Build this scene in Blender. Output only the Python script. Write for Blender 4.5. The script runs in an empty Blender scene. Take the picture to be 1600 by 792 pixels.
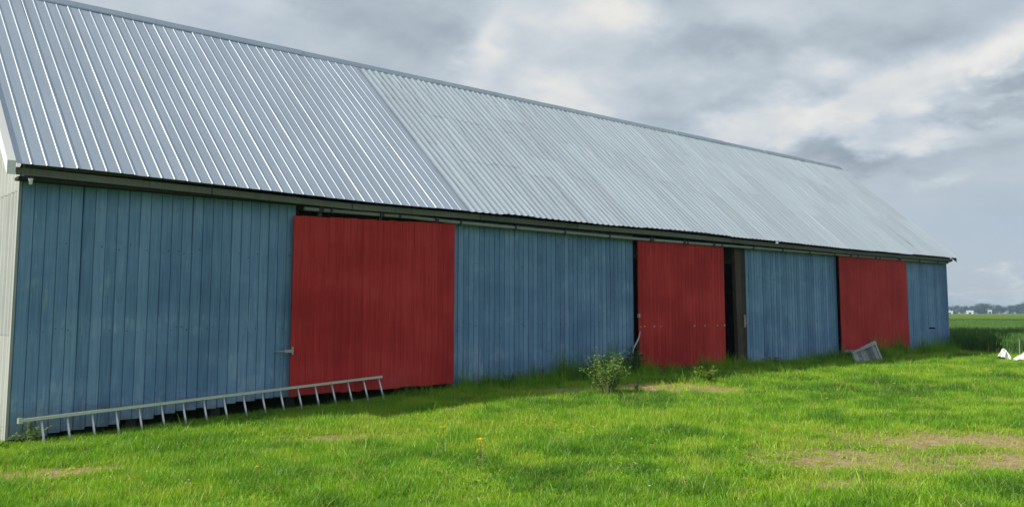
import bpy, bmesh, math, random
import numpy as np
from mathutils import Vector, Matrix, Euler
R = math.radians
random.seed(7); rng = np.random.default_rng(11)
sc = bpy.context.scene
col = sc.collection

# ------------------------------------------------------------------ camera
CAM = Vector((-2.842, -13.0, 1.81))
cd = bpy.data.cameras.new("camera"); cam = bpy.data.objects.new("camera", cd); col.objects.link(cam)
cR = Vector((0.75, -0.66143, 0.00099)); cU = Vector((-0.06655, -0.07397, 0.99504)); cF = Vector((0.65808, 0.74635, 0.0995))
cam.matrix_world = Matrix(((cR.x, cU.x, -cF.x, CAM.x), (cR.y, cU.y, -cF.y, CAM.y), (cR.z, cU.z, -cF.z, CAM.z), (0, 0, 0, 1)))
cd.sensor_width = 36; cd.lens = 36 * 1384.7 / 1600; cd.shift_y = -46.6 / 1600; cd.clip_start = 0.1; cd.clip_end = 12000
sc.camera = cam
sc.view_settings.view_transform = 'Standard'; sc.view_settings.look = 'None'
sc.view_settings.exposure = 0.35; sc.view_settings.gamma = 1.0
sc.cycles.volume_bounces = 0
sc.cycles.max_bounces = 6; sc.cycles.diffuse_bounces = 3; sc.cycles.transmission_bounces = 4; sc.cycles.transparent_max_bounces = 6

# ------------------------------------------------------------------ sun
TO_SUN = Vector((-2.7, 1.0, 1.95)).normalized()
sd = bpy.data.lights.new("sun", 'SUN'); sun = bpy.data.objects.new("sun", sd); col.objects.link(sun)
sd.energy = 5.0; sd.angle = R(0.5); sd.color = (1.0, 0.93, 0.80)
sun.rotation_euler = TO_SUN.to_track_quat('Z', 'Y').to_euler()

# ------------------------------------------------------------------ sky with clouds (world directions only)
W = bpy.data.worlds.new("World"); sc.world = W; W.use_nodes = True
nt = W.node_tree; nt.nodes.clear()
def _in(nt, node, i, v):
    if hasattr(v, 'is_output'): nt.links.new(v, node.inputs[i])
    else: node.inputs[i].default_value = v
def M(nt, op, a, b=None, c=None, clamp=False):
    n = nt.nodes.new('ShaderNodeMath'); n.operation = op; n.use_clamp = clamp
    _in(nt, n, 0, a)
    if b is not None: _in(nt, n, 1, b)
    if c is not None: _in(nt, n, 2, c)
    return n.outputs[0]
def VM(nt, op, a, b=None):
    n = nt.nodes.new('ShaderNodeVectorMath'); n.operation = op
    _in(nt, n, 0, a)
    if b is not None: _in(nt, n, 1, b)
    return n.outputs[0]
def NOISE(nt, vec, scale, detail=4, rough=.55, dist=0.0):
    n = nt.nodes.new('ShaderNodeTexNoise'); n.inputs['Scale'].default_value = scale
    n.inputs['Detail'].default_value = detail; n.inputs['Roughness'].default_value = rough; n.inputs['Distortion'].default_value = dist
    if vec is not None: nt.links.new(vec, n.inputs['Vector'])
    return n.outputs['Fac']
def RAMP(nt, fac, stops, interp='LINEAR'):
    n = nt.nodes.new('ShaderNodeValToRGB'); n.color_ramp.interpolation = interp
    e = n.color_ramp.elements
    while len(e) < len(stops): e.new(0.5)
    for k, (p, c) in enumerate(stops):
        e[k].position = p; e[k].color = (c[0], c[1], c[2], 1)
    nt.links.new(fac, n.inputs[0]); return n.outputs[0]
def MIX(nt, fac, a, b, mode='MIX'):
    n = nt.nodes.new('ShaderNodeMix'); n.data_type = 'RGBA'; n.blend_type = mode
    _in(nt, n, 0, fac)
    for i, v in ((6, a), (7, b)):
        if hasattr(v, 'is_output'): nt.links.new(v, n.inputs[i])
        else: n.inputs[i].default_value = (v[0], v[1], v[2], 1)
    return n.outputs[2]
def SEP(nt, v):
    n = nt.nodes.new('ShaderNodeSeparateXYZ'); nt.links.new(v, n.inputs[0]); return n.outputs
def COMB(nt, x, y, z):
    n = nt.nodes.new('ShaderNodeCombineXYZ'); _in(nt, n, 0, x); _in(nt, n, 1, y); _in(nt, n, 2, z); return n.outputs[0]
def s2l(r, g, b):
    f = lambda c: (c / 255 / 12.92) if c / 255 <= .04045 else ((c / 255 + .055) / 1.055) ** 2.4
    return (f(r), f(g), f(b))

sky = nt.nodes.new('ShaderNodeTexSky'); sky.sky_type = 'NISHITA'; sky.sun_disc = False
sky.sun_elevation = math.asin(TO_SUN.z); sky.sun_rotation = math.atan2(TO_SUN.x, TO_SUN.y)
sky.air_density = 1.0; sky.dust_density = 1.5; sky.ozone_density = 1.5
tc = nt.nodes.new('ShaderNodeTexCoord')
d = VM(nt, 'NORMALIZE', tc.outputs['Generated'])
dx, dy, dz = SEP(nt, d)
el = M(nt, 'MULTIPLY', M(nt, 'ARCSINE', dz), 180 / math.pi)
az = M(nt, 'MULTIPLY', M(nt, 'ARCTAN2', dx, dy), 180 / math.pi)
den = M(nt, 'ADD', M(nt, 'MAXIMUM', dz, 0.0), 0.30)
P = COMB(nt, M(nt, 'DIVIDE', dx, den), M(nt, 'DIVIDE', dy, den), 0.0)
n1 = NOISE(nt, P, 1.7, 8, .52, .15)
n2 = NOISE(nt, VM(nt, 'ADD', P, (7.3, 2.1, 4.0)), 4.6, 8, .56, .1)
n3 = NOISE(nt, VM(nt, 'ADD', P, (1.3, 9.1, 2.0)), 3.4, 6, .56, .1)
n4 = NOISE(nt, VM(nt, 'ADD', P, (5.3, 3.1, 6.0)), 3.4, 6, .56, .1)
azw = M(nt, 'ADD', az, M(nt, 'MULTIPLY', M(nt, 'SUBTRACT', n3, .5), 17))
elw = M(nt, 'ADD', el, M(nt, 'MULTIPLY', M(nt, 'SUBTRACT', n4, .5), 9))
# cloud masses of this sky: azimuth, elevation, half widths, tilt, brightness
blobs = [(46.9, 18.6, 3.6, 3.0, .0, .38), (38.4, 16.7, 2.8, 2.2, .5, .30), (43.1, 13.5, 5.0, 1.6, -.15, .30), (23.5, 18.2, 4.0, 1.8, 0, .25),
         (59.3, 18.9, 5.0, 1.4, 0, .12), (69.6, 14.4, 8.5, 2.0, .16, .52), (55.8, 12.0, 4.0, 1.2, 0, .26), (60.7, 12.2, 3.4, 1.1, 0, .36),
         (68.2, 10.9, 3.2, 1.0, 0, .34), (69.4, 1.5, 2.2, .40, 0, .22), (69.7, 7.9, 2.2, .5, 0, .10), (61.0, 10.9, 5.0, .7, 0, .14),
         (27.8, 18.8, 6.5, 2.0, 0, -.20), (55.5, 16.8, 8.5, 2.1, .08, -.24), (70.9, 12.6, 3.6, .9, 0, -.30), (64.8, 11.7, 3.0, .8, 0, -.18),
         (64.0, 9.8, 8.0, .9, 0, -.20), (36.3, 19.0, 3.0, 1.7, 0, -.12), (50.5, 20.0, 3.4, 1.7, 0, -.15), (33.6, 15.2, 3.4, 1.3, 0, -.03)]
v = M(nt, 'ADD', M(nt, 'MULTIPLY', M(nt, 'SUBTRACT', n1, .5), .46), M(nt, 'MULTIPLY', M(nt, 'SUBTRACT', n2, .5), .38))
lowfade = M(nt, 'SMOOTH_MIN', M(nt, 'MAXIMUM', M(nt, 'DIVIDE', M(nt, 'SUBTRACT', el, 2.0), 10.0), .12), 1.0, .1)
v = M(nt, 'MULTIPLY', v, lowfade)
for (a, e, sa, se, t, amp) in blobs:
    da = M(nt, 'SUBTRACT', azw, a)
    de = M(nt, 'SUBTRACT', M(nt, 'SUBTRACT', elw, e), M(nt, 'MULTIPLY', da, t))
    q = M(nt, 'ADD', M(nt, 'POWER', M(nt, 'ABSOLUTE', M(nt, 'DIVIDE', da, sa)), 2.0), M(nt, 'POWER', M(nt, 'ABSOLUTE', M(nt, 'DIVIDE', de, se)), 2.0))
    v = M(nt, 'ADD', v, M(nt, 'MULTIPLY', M(nt, 'EXPONENT', M(nt, 'MULTIPLY', q, -1.0)), amp))
cl = RAMP(nt, M(nt, 'ADD', v, .5), [(0.0, s2l(128, 142, 154)), (.30, s2l(154, 167, 178)), (.50, s2l(186, 197, 206)), (.66, s2l(208, 215, 221)), (.84, s2l(233, 232, 228)), (1.0, s2l(248, 245, 238))])
CLOUD_GAIN = 7.9
cl = VM(nt, 'MULTIPLY', cl, (CLOUD_GAIN, CLOUD_GAIN, CLOUD_GAIN))
# cloud cover: thick above, thin towards the horizon where the blue air shows
cov = M(nt, 'ADD', M(nt, 'MULTIPLY_ADD', el, 1 / 11.0, .12), M(nt, 'MULTIPLY', M(nt, 'ABSOLUTE', v), 1.3), clamp=True)
n5 = NOISE(nt, VM(nt, 'ADD', P, (3.7, 4.4, 8.0)), 1.6, 6, .55, .1)
gap = M(nt, 'MULTIPLY', M(nt, 'SUBTRACT', n5, .52), 5.0, clamp=True)
cov = M(nt, 'MULTIPLY', M(nt, 'MINIMUM', cov, .95), M(nt, 'MULTIPLY_ADD', gap, -.40, 1.0))
haze_blue = s2l(163, 183, 208)
hz_ = RAMP(nt, M(nt, 'DIVIDE', el, 14.0, clamp=True), [(0.0, s2l(196, 208, 220)), (.35, s2l(172, 190, 212)), (1.0, haze_blue)])
low = MIX(nt, .80, sky.outputs[0], VM(nt, 'MULTIPLY', hz_, (7.4, 7.4, 7.4)))
skyc = MIX(nt, cov, low, cl)
bg = nt.nodes.new('ShaderNodeBackground'); bg.inputs['Strength'].default_value = 0.10
nt.links.new(skyc, bg.inputs['Color'])
wo = nt.nodes.new('ShaderNodeOutputWorld'); nt.links.new(bg.outputs[0], wo.inputs['Surface'])

# ------------------------------------------------------------------ helpers
def smooth(a, b, x):
    t = np.clip((np.asarray(x, float) - a) / (b - a), 0, 1); return t * t * (3 - 2 * t)
_lat = rng.random((256, 256))
def vnoise(x, y, s):
    x = np.asarray(x, float) / s + 91.3; y = np.asarray(y, float) / s + 37.7
    xi = np.floor(x).astype(int); yi = np.floor(y).astype(int); fx = x - xi; fy = y - yi
    fx = fx * fx * (3 - 2 * fx); fy = fy * fy * (3 - 2 * fy)
    g = lambda a, b: _lat[a % 256, b % 256]
    return (g(xi, yi) * (1 - fx) + g(xi + 1, yi) * fx) * (1 - fy) + (g(xi, yi + 1) * (1 - fx) + g(xi + 1, yi + 1) * fx) * fy
def fnoise(x, y, s):
    return .55 * vnoise(x, y, s) + .3 * vnoise(x, y, s * .47) + .15 * vnoise(x, y, s * .21)
def gz(x, y):
    x = np.asarray(x, float); y = np.asarray(y, float)
    w = np.interp(x, [-12, -3, 0, 3, 5.5, 9, 16, 30, 60, 200], [-.02, .04, .12, .26, .37, .46, .48, .50, .48, .45])
    t = .25 + .75 * np.clip((y + 11.5) / 11.0, 0, 1)
    t = np.where(x > 40, 1.0, t)
    far = smooth(34, 60, x) + smooth(14, 40, np.abs(y + 2))
    b = (fnoise(x, y, 2.3) - .5) * .10 * (1 - np.clip(far, 0, 1)) * smooth(0.0, -1.2, y)
    return w * t + b
def dry(x, y):
    x = np.asarray(x, float); y = np.asarray(y, float)
    r = np.zeros(np.broadcast(x, y).shape)
    for (cx, cy, sx, sy, rot, amp) in [(6.5, -8.05, 1.6, .75, -.72, .88), (5.25, -8.55, .75, .42, -.7, .85), (7.6, -8.95, 1.3, .55, -.7, .92), (8.6, -8.1, 2.0, .9, -.7, .78), (10.5, -2.5, 1.3, .62, -.55, 1.75), (8.5, -1.6, .9, .28, -.4, 1.0),
                                      (11.4, -3.2, .8, .3, -.6, .85), (-.2, -2.5, .9, .4, -.3, .68), (3.2, -3.0, 1.2, .35, -.5, .50), (14, -6.8, 2.5, .8, -.6, .45)]:
        u = (x - cx) * math.cos(rot) + (y - cy) * math.sin(rot); w = -(x - cx) * math.sin(rot) + (y - cy) * math.cos(rot)
        r = np.maximum(r, amp * np.exp(-((u / sx) ** 2 + (w / sy) ** 2)))
    return np.clip(r * (.15 + 1.0 * fnoise(x, y, 1.1) + .6 * fnoise(x + 7, y + 3, .3)), 0, 1)

class MB:
    def __init__(s): s.v = []; s.f = []
    def quad(s, a, b, c, d):
        n = len(s.v); s.v += [tuple(a), tuple(b), tuple(c), tuple(d)]; s.f.append((n, n + 1, n + 2, n + 3))
    def tri(s, a, b, c):
        n = len(s.v); s.v += [tuple(a), tuple(b), tuple(c)]; s.f.append((n, n + 1, n + 2))
    def hexa(s, p):   # 8 points: bottom ring 0-3, top ring 4-7
        n = len(s.v); s.v += [tuple(q) for q in p]
        for f in ((3, 2, 1, 0), (4, 5, 6, 7), (0, 1, 5, 4), (1, 2, 6, 5), (2, 3, 7, 6), (3, 0, 4, 7)): s.f.append(tuple(n + i for i in f))
    def box(s, x0, y0, z0, x1, y1, z1):
        s.hexa([(x0, y0, z0), (x1, y0, z0), (x1, y1, z0), (x0, y1, z0), (x0, y0, z1), (x1, y0, z1), (x1, y1, z1), (x0, y1, z1)])
    def tube(s, pts, rad, n=8, cap=True):
        pts = [Vector(p) for p in pts]; rads = rad if isinstance(rad, (list, tuple)) else [rad] * len(pts)
        base = len(s.v); up = Vector((0, 0, 1))
        for i, p in enumerate(pts):
            t = (pts[min(i + 1, len(pts) - 1)] - pts[max(i - 1, 0)]).normalized()
            a = t.cross(up if abs(t.z) < .95 else Vector((1, 0, 0))).normalized(); b = t.cross(a)
            for k in range(n):
                th = 2 * math.pi * k / n; s.v.append(tuple(p + (a * math.cos(th) + b * math.sin(th)) * rads[i]))
        for i in range(len(pts) - 1):
            for k in range(n):
                k2 = (k + 1) % n; s.f.append((base + i * n + k, base + i * n + k2, base + (i + 1) * n + k2, base + (i + 1) * n + k))
        if cap:
            s.f.append(tuple(base + k for k in range(n))[::-1]); e = base + (len(pts) - 1) * n; s.f.append(tuple(e + k for k in range(n)))
    def grid(s, nu, nv, fn):
        b = len(s.v)
        for i in range(nu + 1):
            for j in range(nv + 1): s.v.append(tuple(fn(i / nu, j / nv)))
        for i in range(nu):
            for j in range(nv):
                a = b + i * (nv + 1) + j; s.f.append((a, a + nv + 1, a + nv + 2, a + 1))
    def mesh(s, name, mat=None, smooth_=False):
        me = bpy.data.meshes.new(name); me.from_pydata(s.v, [], s.f); me.update()
        if mat: me.materials.append(mat)
        if smooth_:
            me.polygons.foreach_set('use_smooth', [True] * len(me.polygons))
        return me
    def build(s, name, mat=None, parent=None, smooth_=False, loc=None):
        return link(name, s.mesh(name, mat, smooth_), parent, loc)
def link(name, me, parent=None, loc=None):
    o = bpy.data.objects.new(name, me); col.objects.link(o)
    if parent: o.parent = parent
    if loc is not None: o.location = loc
    return o
def tag(o, label=None, cat=None, group=None, kind=None):
    if label: o['label'] = label
    if cat: o['category'] = cat
    if group: o['group'] = group
    if kind: o['kind'] = kind
    return o
def empty(name, loc=(0, 0, 0), rz=0):
    o = bpy.data.objects.new(name, None); col.objects.link(o); o.location = loc; o.rotation_euler = (0, 0, rz); return o
def copy_tree(o, parent=None):
    c = o.copy(); col.objects.link(c)
    if parent: c.parent = parent
    for ch in list(o.children): copy_tree(ch, c)
    return c

# ------------------------------------------------------------------ materials
def mat(name):
    m = bpy.data.materials.new(name); m.use_nodes = True; t = m.node_tree
    b = t.nodes['Principled BSDF']; return m, t, b
def pos(t): return t.nodes.new('ShaderNodeNewGeometry').outputs['Position']
def objrand(t): return t.nodes.new('ShaderNodeObjectInfo').outputs['Random']
def scaled(t, v, s): return VM(t, 'MULTIPLY', v, s)
def bump(t, b, h, strength=.3, dist=.01):
    n = t.nodes.new('ShaderNodeBump'); n.inputs['Strength'].default_value = strength; n.inputs['Distance'].default_value = dist
    t.links.new(h, n.inputs['Height']); t.links.new(n.outputs[0], b.inputs['Normal'])
def set_(t, b, name, v):
    if hasattr(v, 'is_output'): t.links.new(v, b.inputs[name])
    elif isinstance(v, tuple): b.inputs[name].default_value = (*v, 1) if len(v) == 3 else v
    else: b.inputs[name].default_value = v

def painted_wood(name, c_dark, c_mid, c_light, wear, wear_amt, rough=.62, rnd=.25):
    m, t, b = mat(name); p = pos(t); r = objrand(t)
    off = COMB(t, M(t, 'MULTIPLY', r, 17.0), 0.0, M(t, 'MULTIPLY', r, 9.0))
    streak = NOISE(t, scaled(t, VM(t, 'ADD', p, off), (38, 38, 1.3)), 1.0, 5, .6)
    big = NOISE(t, scaled(t, p, (.55, .55, .8)), 1.0, 4, .6)
    v = M(t, 'ADD', M(t, 'MULTIPLY', streak, .5), M(t, 'MULTIPLY', big, .5))
    v = M(t, 'ADD', v, M(t, 'MULTIPLY', M(t, 'SUBTRACT', r, .5), rnd))
    lo_, hi_ = (.40, .60) if name == 'red_paint' else (.32, .68)
    c = RAMP(t, v, [(lo_, c_dark), (.5, c_mid), (hi_, c_light)])
    flake = NOISE(t, scaled(t, VM(t, 'ADD', p, off), (26, 26, 3.0)), 1.0, 7, .72)
    f2 = NOISE(t, scaled(t, p, (1.1, 1.1, 1.6)), 1.0, 3, .5)
    foot = M(t, 'MULTIPLY', M(t, 'SUBTRACT', 1.3, SEP(t, p)[2]), .10, clamp=True)
    wmask = M(t, 'MULTIPLY', M(t, 'SUBTRACT', M(t, 'ADD', M(t, 'ADD', M(t, 'MULTIPLY', flake, .75), foot), M(t, 'MULTIPLY', f2, .45)), .72 - wear_amt), 7.0, clamp=True)
    c = MIX(t, M(t, 'MULTIPLY', wmask, .55), c, wear)
    set_(t, b, 'Base Color', c); set_(t, b, 'Roughness', rough); set_(t, b, 'Specular IOR Level', .22)
    if name in ('blue_paint', 'red_paint'):
        mud = M(t, 'MULTIPLY', M(t, 'SUBTRACT', M(t, 'ADD', M(t, 'MULTIPLY', NOISE(t, scaled(t, p, (5, 5, 7)), 1.0, 6, .7), 1.3), M(t, 'MULTIPLY', M(t, 'SUBTRACT', .95, SEP(t, p)[2]), .9)), .95), 3.0, clamp=True)
        b.inputs['Base Color'].links and t.links.remove(b.inputs['Base Color'].links[0])
        set_(t, b, 'Base Color', MIX(t, M(t, 'MULTIPLY', mud, .45), c, (.12, .105, .075)))
    grain = NOISE(t, scaled(t, VM(t, 'ADD', p, off), (90, 90, 3)), 1.0, 4, .6)
    bump(t, b, grain, .35, .006)
    return m
BLUE = painted_wood("blue_paint", (.092, .180, .32), (.148, .270, .45), (.222, .36, .55), (.38, .48, .56), .06, rough=.7, rnd=.17)
RED = painted_wood("red_paint", (.35, .020, .020), (.45, .028, .028), (.53, .045, .042), (.46, .15, .12), -.02, rough=.75, rnd=.07)
WHITEW = painted_wood("white_paint", (.29, .31, .31), (.37, .39, .39), (.43, .445, .445), (.26, .25, .22), .04, rough=.55, rnd=.2)
TIMBER = painted_wood("weathered_timber", (.075, .062, .048), (.125, .105, .085), (.19, .165, .135), (.26, .24, .21), .0, rough=.85)
OLIVE = painted_wood("fascia_paint", (.10, .105, .085), (.15, .155, .125), (.20, .20, .165), (.12, .10, .08), .0, rough=.75)
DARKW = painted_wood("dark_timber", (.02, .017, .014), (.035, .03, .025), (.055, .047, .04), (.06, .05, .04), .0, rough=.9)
GREYW = painted_wood("grey_timber", (.20, .21, .22), (.30, .31, .32), (.40, .41, .42), (.10, .10, .10), .06, rough=.85)

def metal_sheet(name, base, var, met, rough, spots=.0, streaky=.4, rust=None, scr=False):
    m, t, b = mat(name); p = pos(t); r = objrand(t)
    n = NOISE(t, scaled(t, p, (1.1, .5, .5)), 1.0, 5, .6)
    st = NOISE(t, VM(t, 'ADD', scaled(t, p, (9, .35, .35)), COMB(t, M(t, 'MULTIPLY', r, 31.0), 0.0, 0.0)), 1.0, 5, .65)
    v = M(t, 'ADD', M(t, 'MULTIPLY', n, 1 - streaky), M(t, 'MULTIPLY', st, streaky))
    v = M(t, 'ADD', v, M(t, 'MULTIPLY', M(t, 'SUBTRACT', r, .5), .22))
    lo = tuple(c * (1 - var) for c in base); hi = tuple(min(c * (1 + var), .95) for c in base)
    c = RAMP(t, v, [(.28, lo), (.72, hi)])
    if spots > 0:
        sp = NOISE(t, scaled(t, p, (14, 9, 9)), 1.0, 6, .75)
        k = M(t, 'MULTIPLY', M(t, 'SUBTRACT', sp, .66 - spots), 9.0, clamp=True)
        c = MIX(t, M(t, 'MULTIPLY', k, .6), c, rust or (.16, .15, .14))
    if scr:   # dark weather streaks running down the sheets, and faint rust blooms
        s1 = NOISE(t, VM(t, 'ADD', scaled(t, p, (30, .9, .9)), COMB(t, M(t, 'MULTIPLY', r, 53.0), M(t, 'MULTIPLY', r, 7.0), 0.0)), 1.0, 4, .6)
        k = M(t, 'MULTIPLY', M(t, 'SUBTRACT', s1, .66), 8.0, clamp=True)
        c = MIX(t, M(t, 'MULTIPLY', k, .55), c, (.20, .22, .24))
        s2 = NOISE(t, scaled(t, p, (2.2, 1.2, 1.2)), 1.0, 7, .7)
        k = M(t, 'MULTIPLY', M(t, 'SUBTRACT', s2, .60), 6.0, clamp=True)
        c = MIX(t, M(t, 'MULTIPLY', k, .35), c, (.40, .36, .33))
    spang = t.nodes.new('ShaderNodeTexVoronoi'); spang.inputs['Scale'].default_value = 55; t.links.new(p, spang.inputs['Vector'])
    c = MIX(t, .06, c, spang.outputs['Color'], 'OVERLAY')
    set_(t, b, 'Base Color', c); set_(t, b, 'Metallic', met)
    set_(t, b, 'Roughness', M(t, 'MULTIPLY_ADD', n, .2, rough - .1))
    bump(t, b, NOISE(t, scaled(t, p, (2.2, 1.2, 1.2)), 1.0, 3, .5), .25, .03)
    return m
ROOFNEW = metal_sheet("new_galvanised_sheet", (.43, .49, .575), .08, .40, .42, .0, .3)
ROOFOLD = metal_sheet("old_galvanised_sheet", (.46, .525, .585), .12, .25, .55, .03, .75, scr=True)
STEEL = metal_sheet("aluminium", (.62, .63, .64), .08, .75, .38)
TRACKM = metal_sheet("track_steel", (.33, .35, .35), .2, .3, .55, .06)
WHITEM = metal_sheet("white_trim", (.78, .78, .76), .05, .1, .4)
def flat(name, c, rough=.6, met=0.0, var=.15, scale=8):
    m, t, b = mat(name); n = NOISE(t, pos(t), scale, 4, .6)
    set_(t, b, 'Base Color', RAMP(t, n, [(.3, tuple(x * (1 - var) for x in c)), (.7, tuple(min(1, x * (1 + var)) for x in c))]))
    set_(t, b, 'Roughness', rough); set_(t, b, 'Metallic', met); return m
IRON = flat("dark_iron", (.05, .05, .052), .6, .4)
PALEBOLT = flat("pale_bolt", (.45, .36, .33), .6)
PLASTIC = flat("white_plastic", (.58, .60, .60), .5, var=.12, scale=5)
GREENPL = flat("green_plastic", (.25, .47, .40), .45)
CREAM = flat("cream_sack", (.60, .59, .54), .8, var=.2, scale=9)
MOTTLE = painted_wood('mottled_board', (.05, .055, .06), (.15, .16, .17), (.30, .32, .33), (.42, .44, .45), .05, rough=.9)
POSTW = painted_wood('post_timber', (.035, .026, .02), (.075, .056, .045), (.12, .095, .08), (.20, .18, .16), .02, rough=.9)
BOX = flat("card_box", (.34, .29, .21), .8)

def leafmat(name, stops, rough=.5, trans=.45, attr=None, objr=False):
    m = bpy.data.materials.new(name); m.use_nodes = True; t = m.node_tree; t.nodes.clear()
    if attr:
        a = t.nodes.new('ShaderNodeAttribute'); a.attribute_type = 'INSTANCER'; a.attribute_name = attr; v = a.outputs['Fac']
    else:
        v = NOISE(t, pos(t), 6.0, 4, .6)
        if objr: v = M(t, 'ADD', v, M(t, 'MULTIPLY', M(t, 'SUBTRACT', objrand(t), .5), .4))
    c = RAMP(t, v, stops)
    dn = t.nodes.new('ShaderNodeBsdfDiffuse'); t.links.new(c, dn.inputs[0])
    tr = t.nodes.new('ShaderNodeBsdfTranslucent'); t.links.new(MIX(t, 1.0, c, (1.0, 1.0, .55), 'MULTIPLY'), tr.inputs[0])
    mx = t.nodes.new('ShaderNodeMixShader'); mx.inputs[0].default_value = trans
    t.links.new(dn.outputs[0], mx.inputs[1]); t.links.new(tr.outputs[0], mx.inputs[2])
    gl = t.nodes.new('ShaderNodeBsdfGlossy'); gl.inputs['Roughness'].default_value = rough
    m2 = t.nodes.new('ShaderNodeMixShader'); m2.inputs[0].default_value = .04
    t.links.new(mx.outputs[0], m2.inputs[1]); t.links.new(gl.outputs[0], m2.inputs[2])
    out = t.nodes.new('ShaderNodeOutputMaterial'); t.links.new(m2.outputs[0], out.inputs['Surface'])
    return m
GRASS = leafmat("grass_blade", [(0.0, (.045, .125, .010)), (.35, (.125, .31, .009)), (.6, (.22, .455, .010)), (.78, (.33, .52, .018)), (.88, (.46, .42, .11)), (1.0, (.50, .40, .18))], attr='tint')
CROP = leafmat("crop_leaf", [(0.0, (.06, .16, .03)), (.5, (.12, .26, .05)), (.85, (.20, .33, .085)), (1.0, (.36, .36, .17))], attr='tint', trans=.35)
WEED = leafmat("weed_leaf", [(.3, (.12, .23, .045)), (.55, (.20, .34, .08)), (.75, (.33, .44, .14))])
WEEDY = leafmat("weed_leaf_yellowish", [(.3, (.14, .25, .03)), (.55, (.24, .34, .05)), (.75, (.36, .42, .10))])
WEEDD = leafmat("weed_leaf_dark", [(.3, (.03, .07, .03)), (.55, (.05, .10, .04)), (.75, (.08, .14, .05))])
STEM = leafmat("weed_stem", [(.3, (.10, .13, .04)), (.7, (.20, .22, .08))], trans=.1)
PETAL = leafmat("yellow_petal", [(.3, (.78, .56, .01)), (.7, (.88, .70, .04))], trans=.3)
WPETAL = leafmat("white_petal", [(.3, (.62, .62, .55)), (.7, (.8, .8, .74))], trans=.3)
CROWN = leafmat("tree_leaf", [(.3, (.030, .058, .024)), (.5, (.045, .08, .030)), (.7, (.065, .10, .036))], trans=.25, objr=True)
BARK = flat("bark", (.09, .07, .055), .9)

# ------------------------------------------------------------------ the ground: one sheet to the horizon
def axis(lo, hi, step, far):
    a = list(np.arange(lo, hi + 1e-6, step)); s = step; x = hi; r = []
    while x < far: s *= 1.28; x += s; r.append(x)
    s = step; x = lo; l = []
    while x > -far: s *= 1.28; x -= s; l.append(x)
    return np.array(l[::-1] + a + r)
gxs = axis(-4, 34, .25, 1300); gys = axis(-14, 2, .25, 1300)
GX, GY = np.meshgrid(gxs, gys, indexing='ij'); GZ = gz(GX, GY)
nx, ny = GX.shape
verts = np.stack([GX, GY, GZ], -1).reshape(-1, 3)
idx = np.arange(nx * ny).reshape(nx, ny)
faces = np.stack([idx[:-1, :-1], idx[1:, :-1], idx[1:, 1:], idx[:-1, 1:]], -1).reshape(-1, 4)
gm = bpy.data.meshes.new("ground"); gm.from_pydata(verts.tolist(), [], faces.tolist()); gm.update()
gm.polygons.foreach_set('use_smooth', [True] * len(gm.polygons))
at = gm.attributes.new('dry', 'FLOAT', 'POINT'); at.data.foreach_set('value', dry(GX, GY).reshape(-1).astype(np.float32))
m, t, b = mat("lawn_soil"); p = pos(t)
a = t.nodes.new('ShaderNodeAttribute'); a.attribute_name = 'dry'
g = RAMP(t, NOISE(t, p, 1.2, 6, .65), [(.3, (.045, .10, .018)), (.5, (.08, .16, .024)), (.7, (.12, .20, .035))])
fine = NOISE(t, p, 24, 5, .7)
g = MIX(t, M(t, 'MULTIPLY', fine, .5), g, (.05, .07, .02))
s = RAMP(t, NOISE(t, p, 9, 6, .7), [(.3, (.20, .14, .085)), (.5, (.33, .245, .155)), (.7, (.42, .33, .21))])
set_(t, b, 'Base Color', MIX(t, M(t, 'MULTIPLY', M(t, 'SUBTRACT', a.outputs['Fac'], .22), 2.6, clamp=True), g, s))
set_(t, b, 'Roughness', .95); set_(t, b, 'Specular IOR Level', .1)
bump(t, b, fine, .8, .03)
gm.materials.append(m)
tag(link("ground", gm), kind='structure')

# ------------------------------------------------------------------ the barn
barn = tag(empty("barn", (0, 0, 0)), "long blue barn with red sliding doors and a ribbed silver metal roof", "barn")
X0, X1 = -0.02, 28.45            # wall ends
RY, RZ = 3.714, 7.262             # ridge
EY = -0.36                       # eave edge
DEPTH = 7.428
ev_x = [-.3, 0, 3.1, 5.1, 8.3, 10.0, 14.3, 15.6, 21.5, 28.6]; ev_z = [3.69, 3.715, 3.66, 3.63, 3.66, 3.645, 3.67, 3.645, 3.62, 3.67]
def eave(x): return float(np.interp(x, ev_x, ev_z))
def base(x): return float(gz(x, -.1))

# framing: posts, sills and plates carry the boards
fw = MB()
for x in list(np.arange(0.3, 4.0, 1.22)) + list(np.arange(7.3, 12.0, 1.16)) + [16.65, 17.8, 19.0, 20.6, 25.75, 27.0, 28.2]:
    fw.box(x - .07, .03, base(x) - .05, x + .07, .17, eave(x) - .20)
for xa, xb in ((0.02, 3.9), (7.12, 12.2), (16.5, 21.1), (25.5, 28.38)):
    for k in range(2):
        z = (1.5, 2.65)[k]; fw.box(xa, .05, z, xb, .10, z + .12)
for x in np.arange(0, 28, 3.15):
    fw.hexa([(x, .03, eave(x) - .20), (x + 3.12, .03, eave(x + 3.12) - .20), (x + 3.12, .2, eave(x + 3.12) - .2), (x, .2, eave(x) - .2),
             (x, .03, eave(x) - .05), (x + 3.12, .03, eave(x + 3.12) - .05), (x + 3.12, .2, eave(x + 3.12) - .05), (x, .2, eave(x) - .05)])
front = fw.build("front_wall", DARKW, barn)
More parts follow.
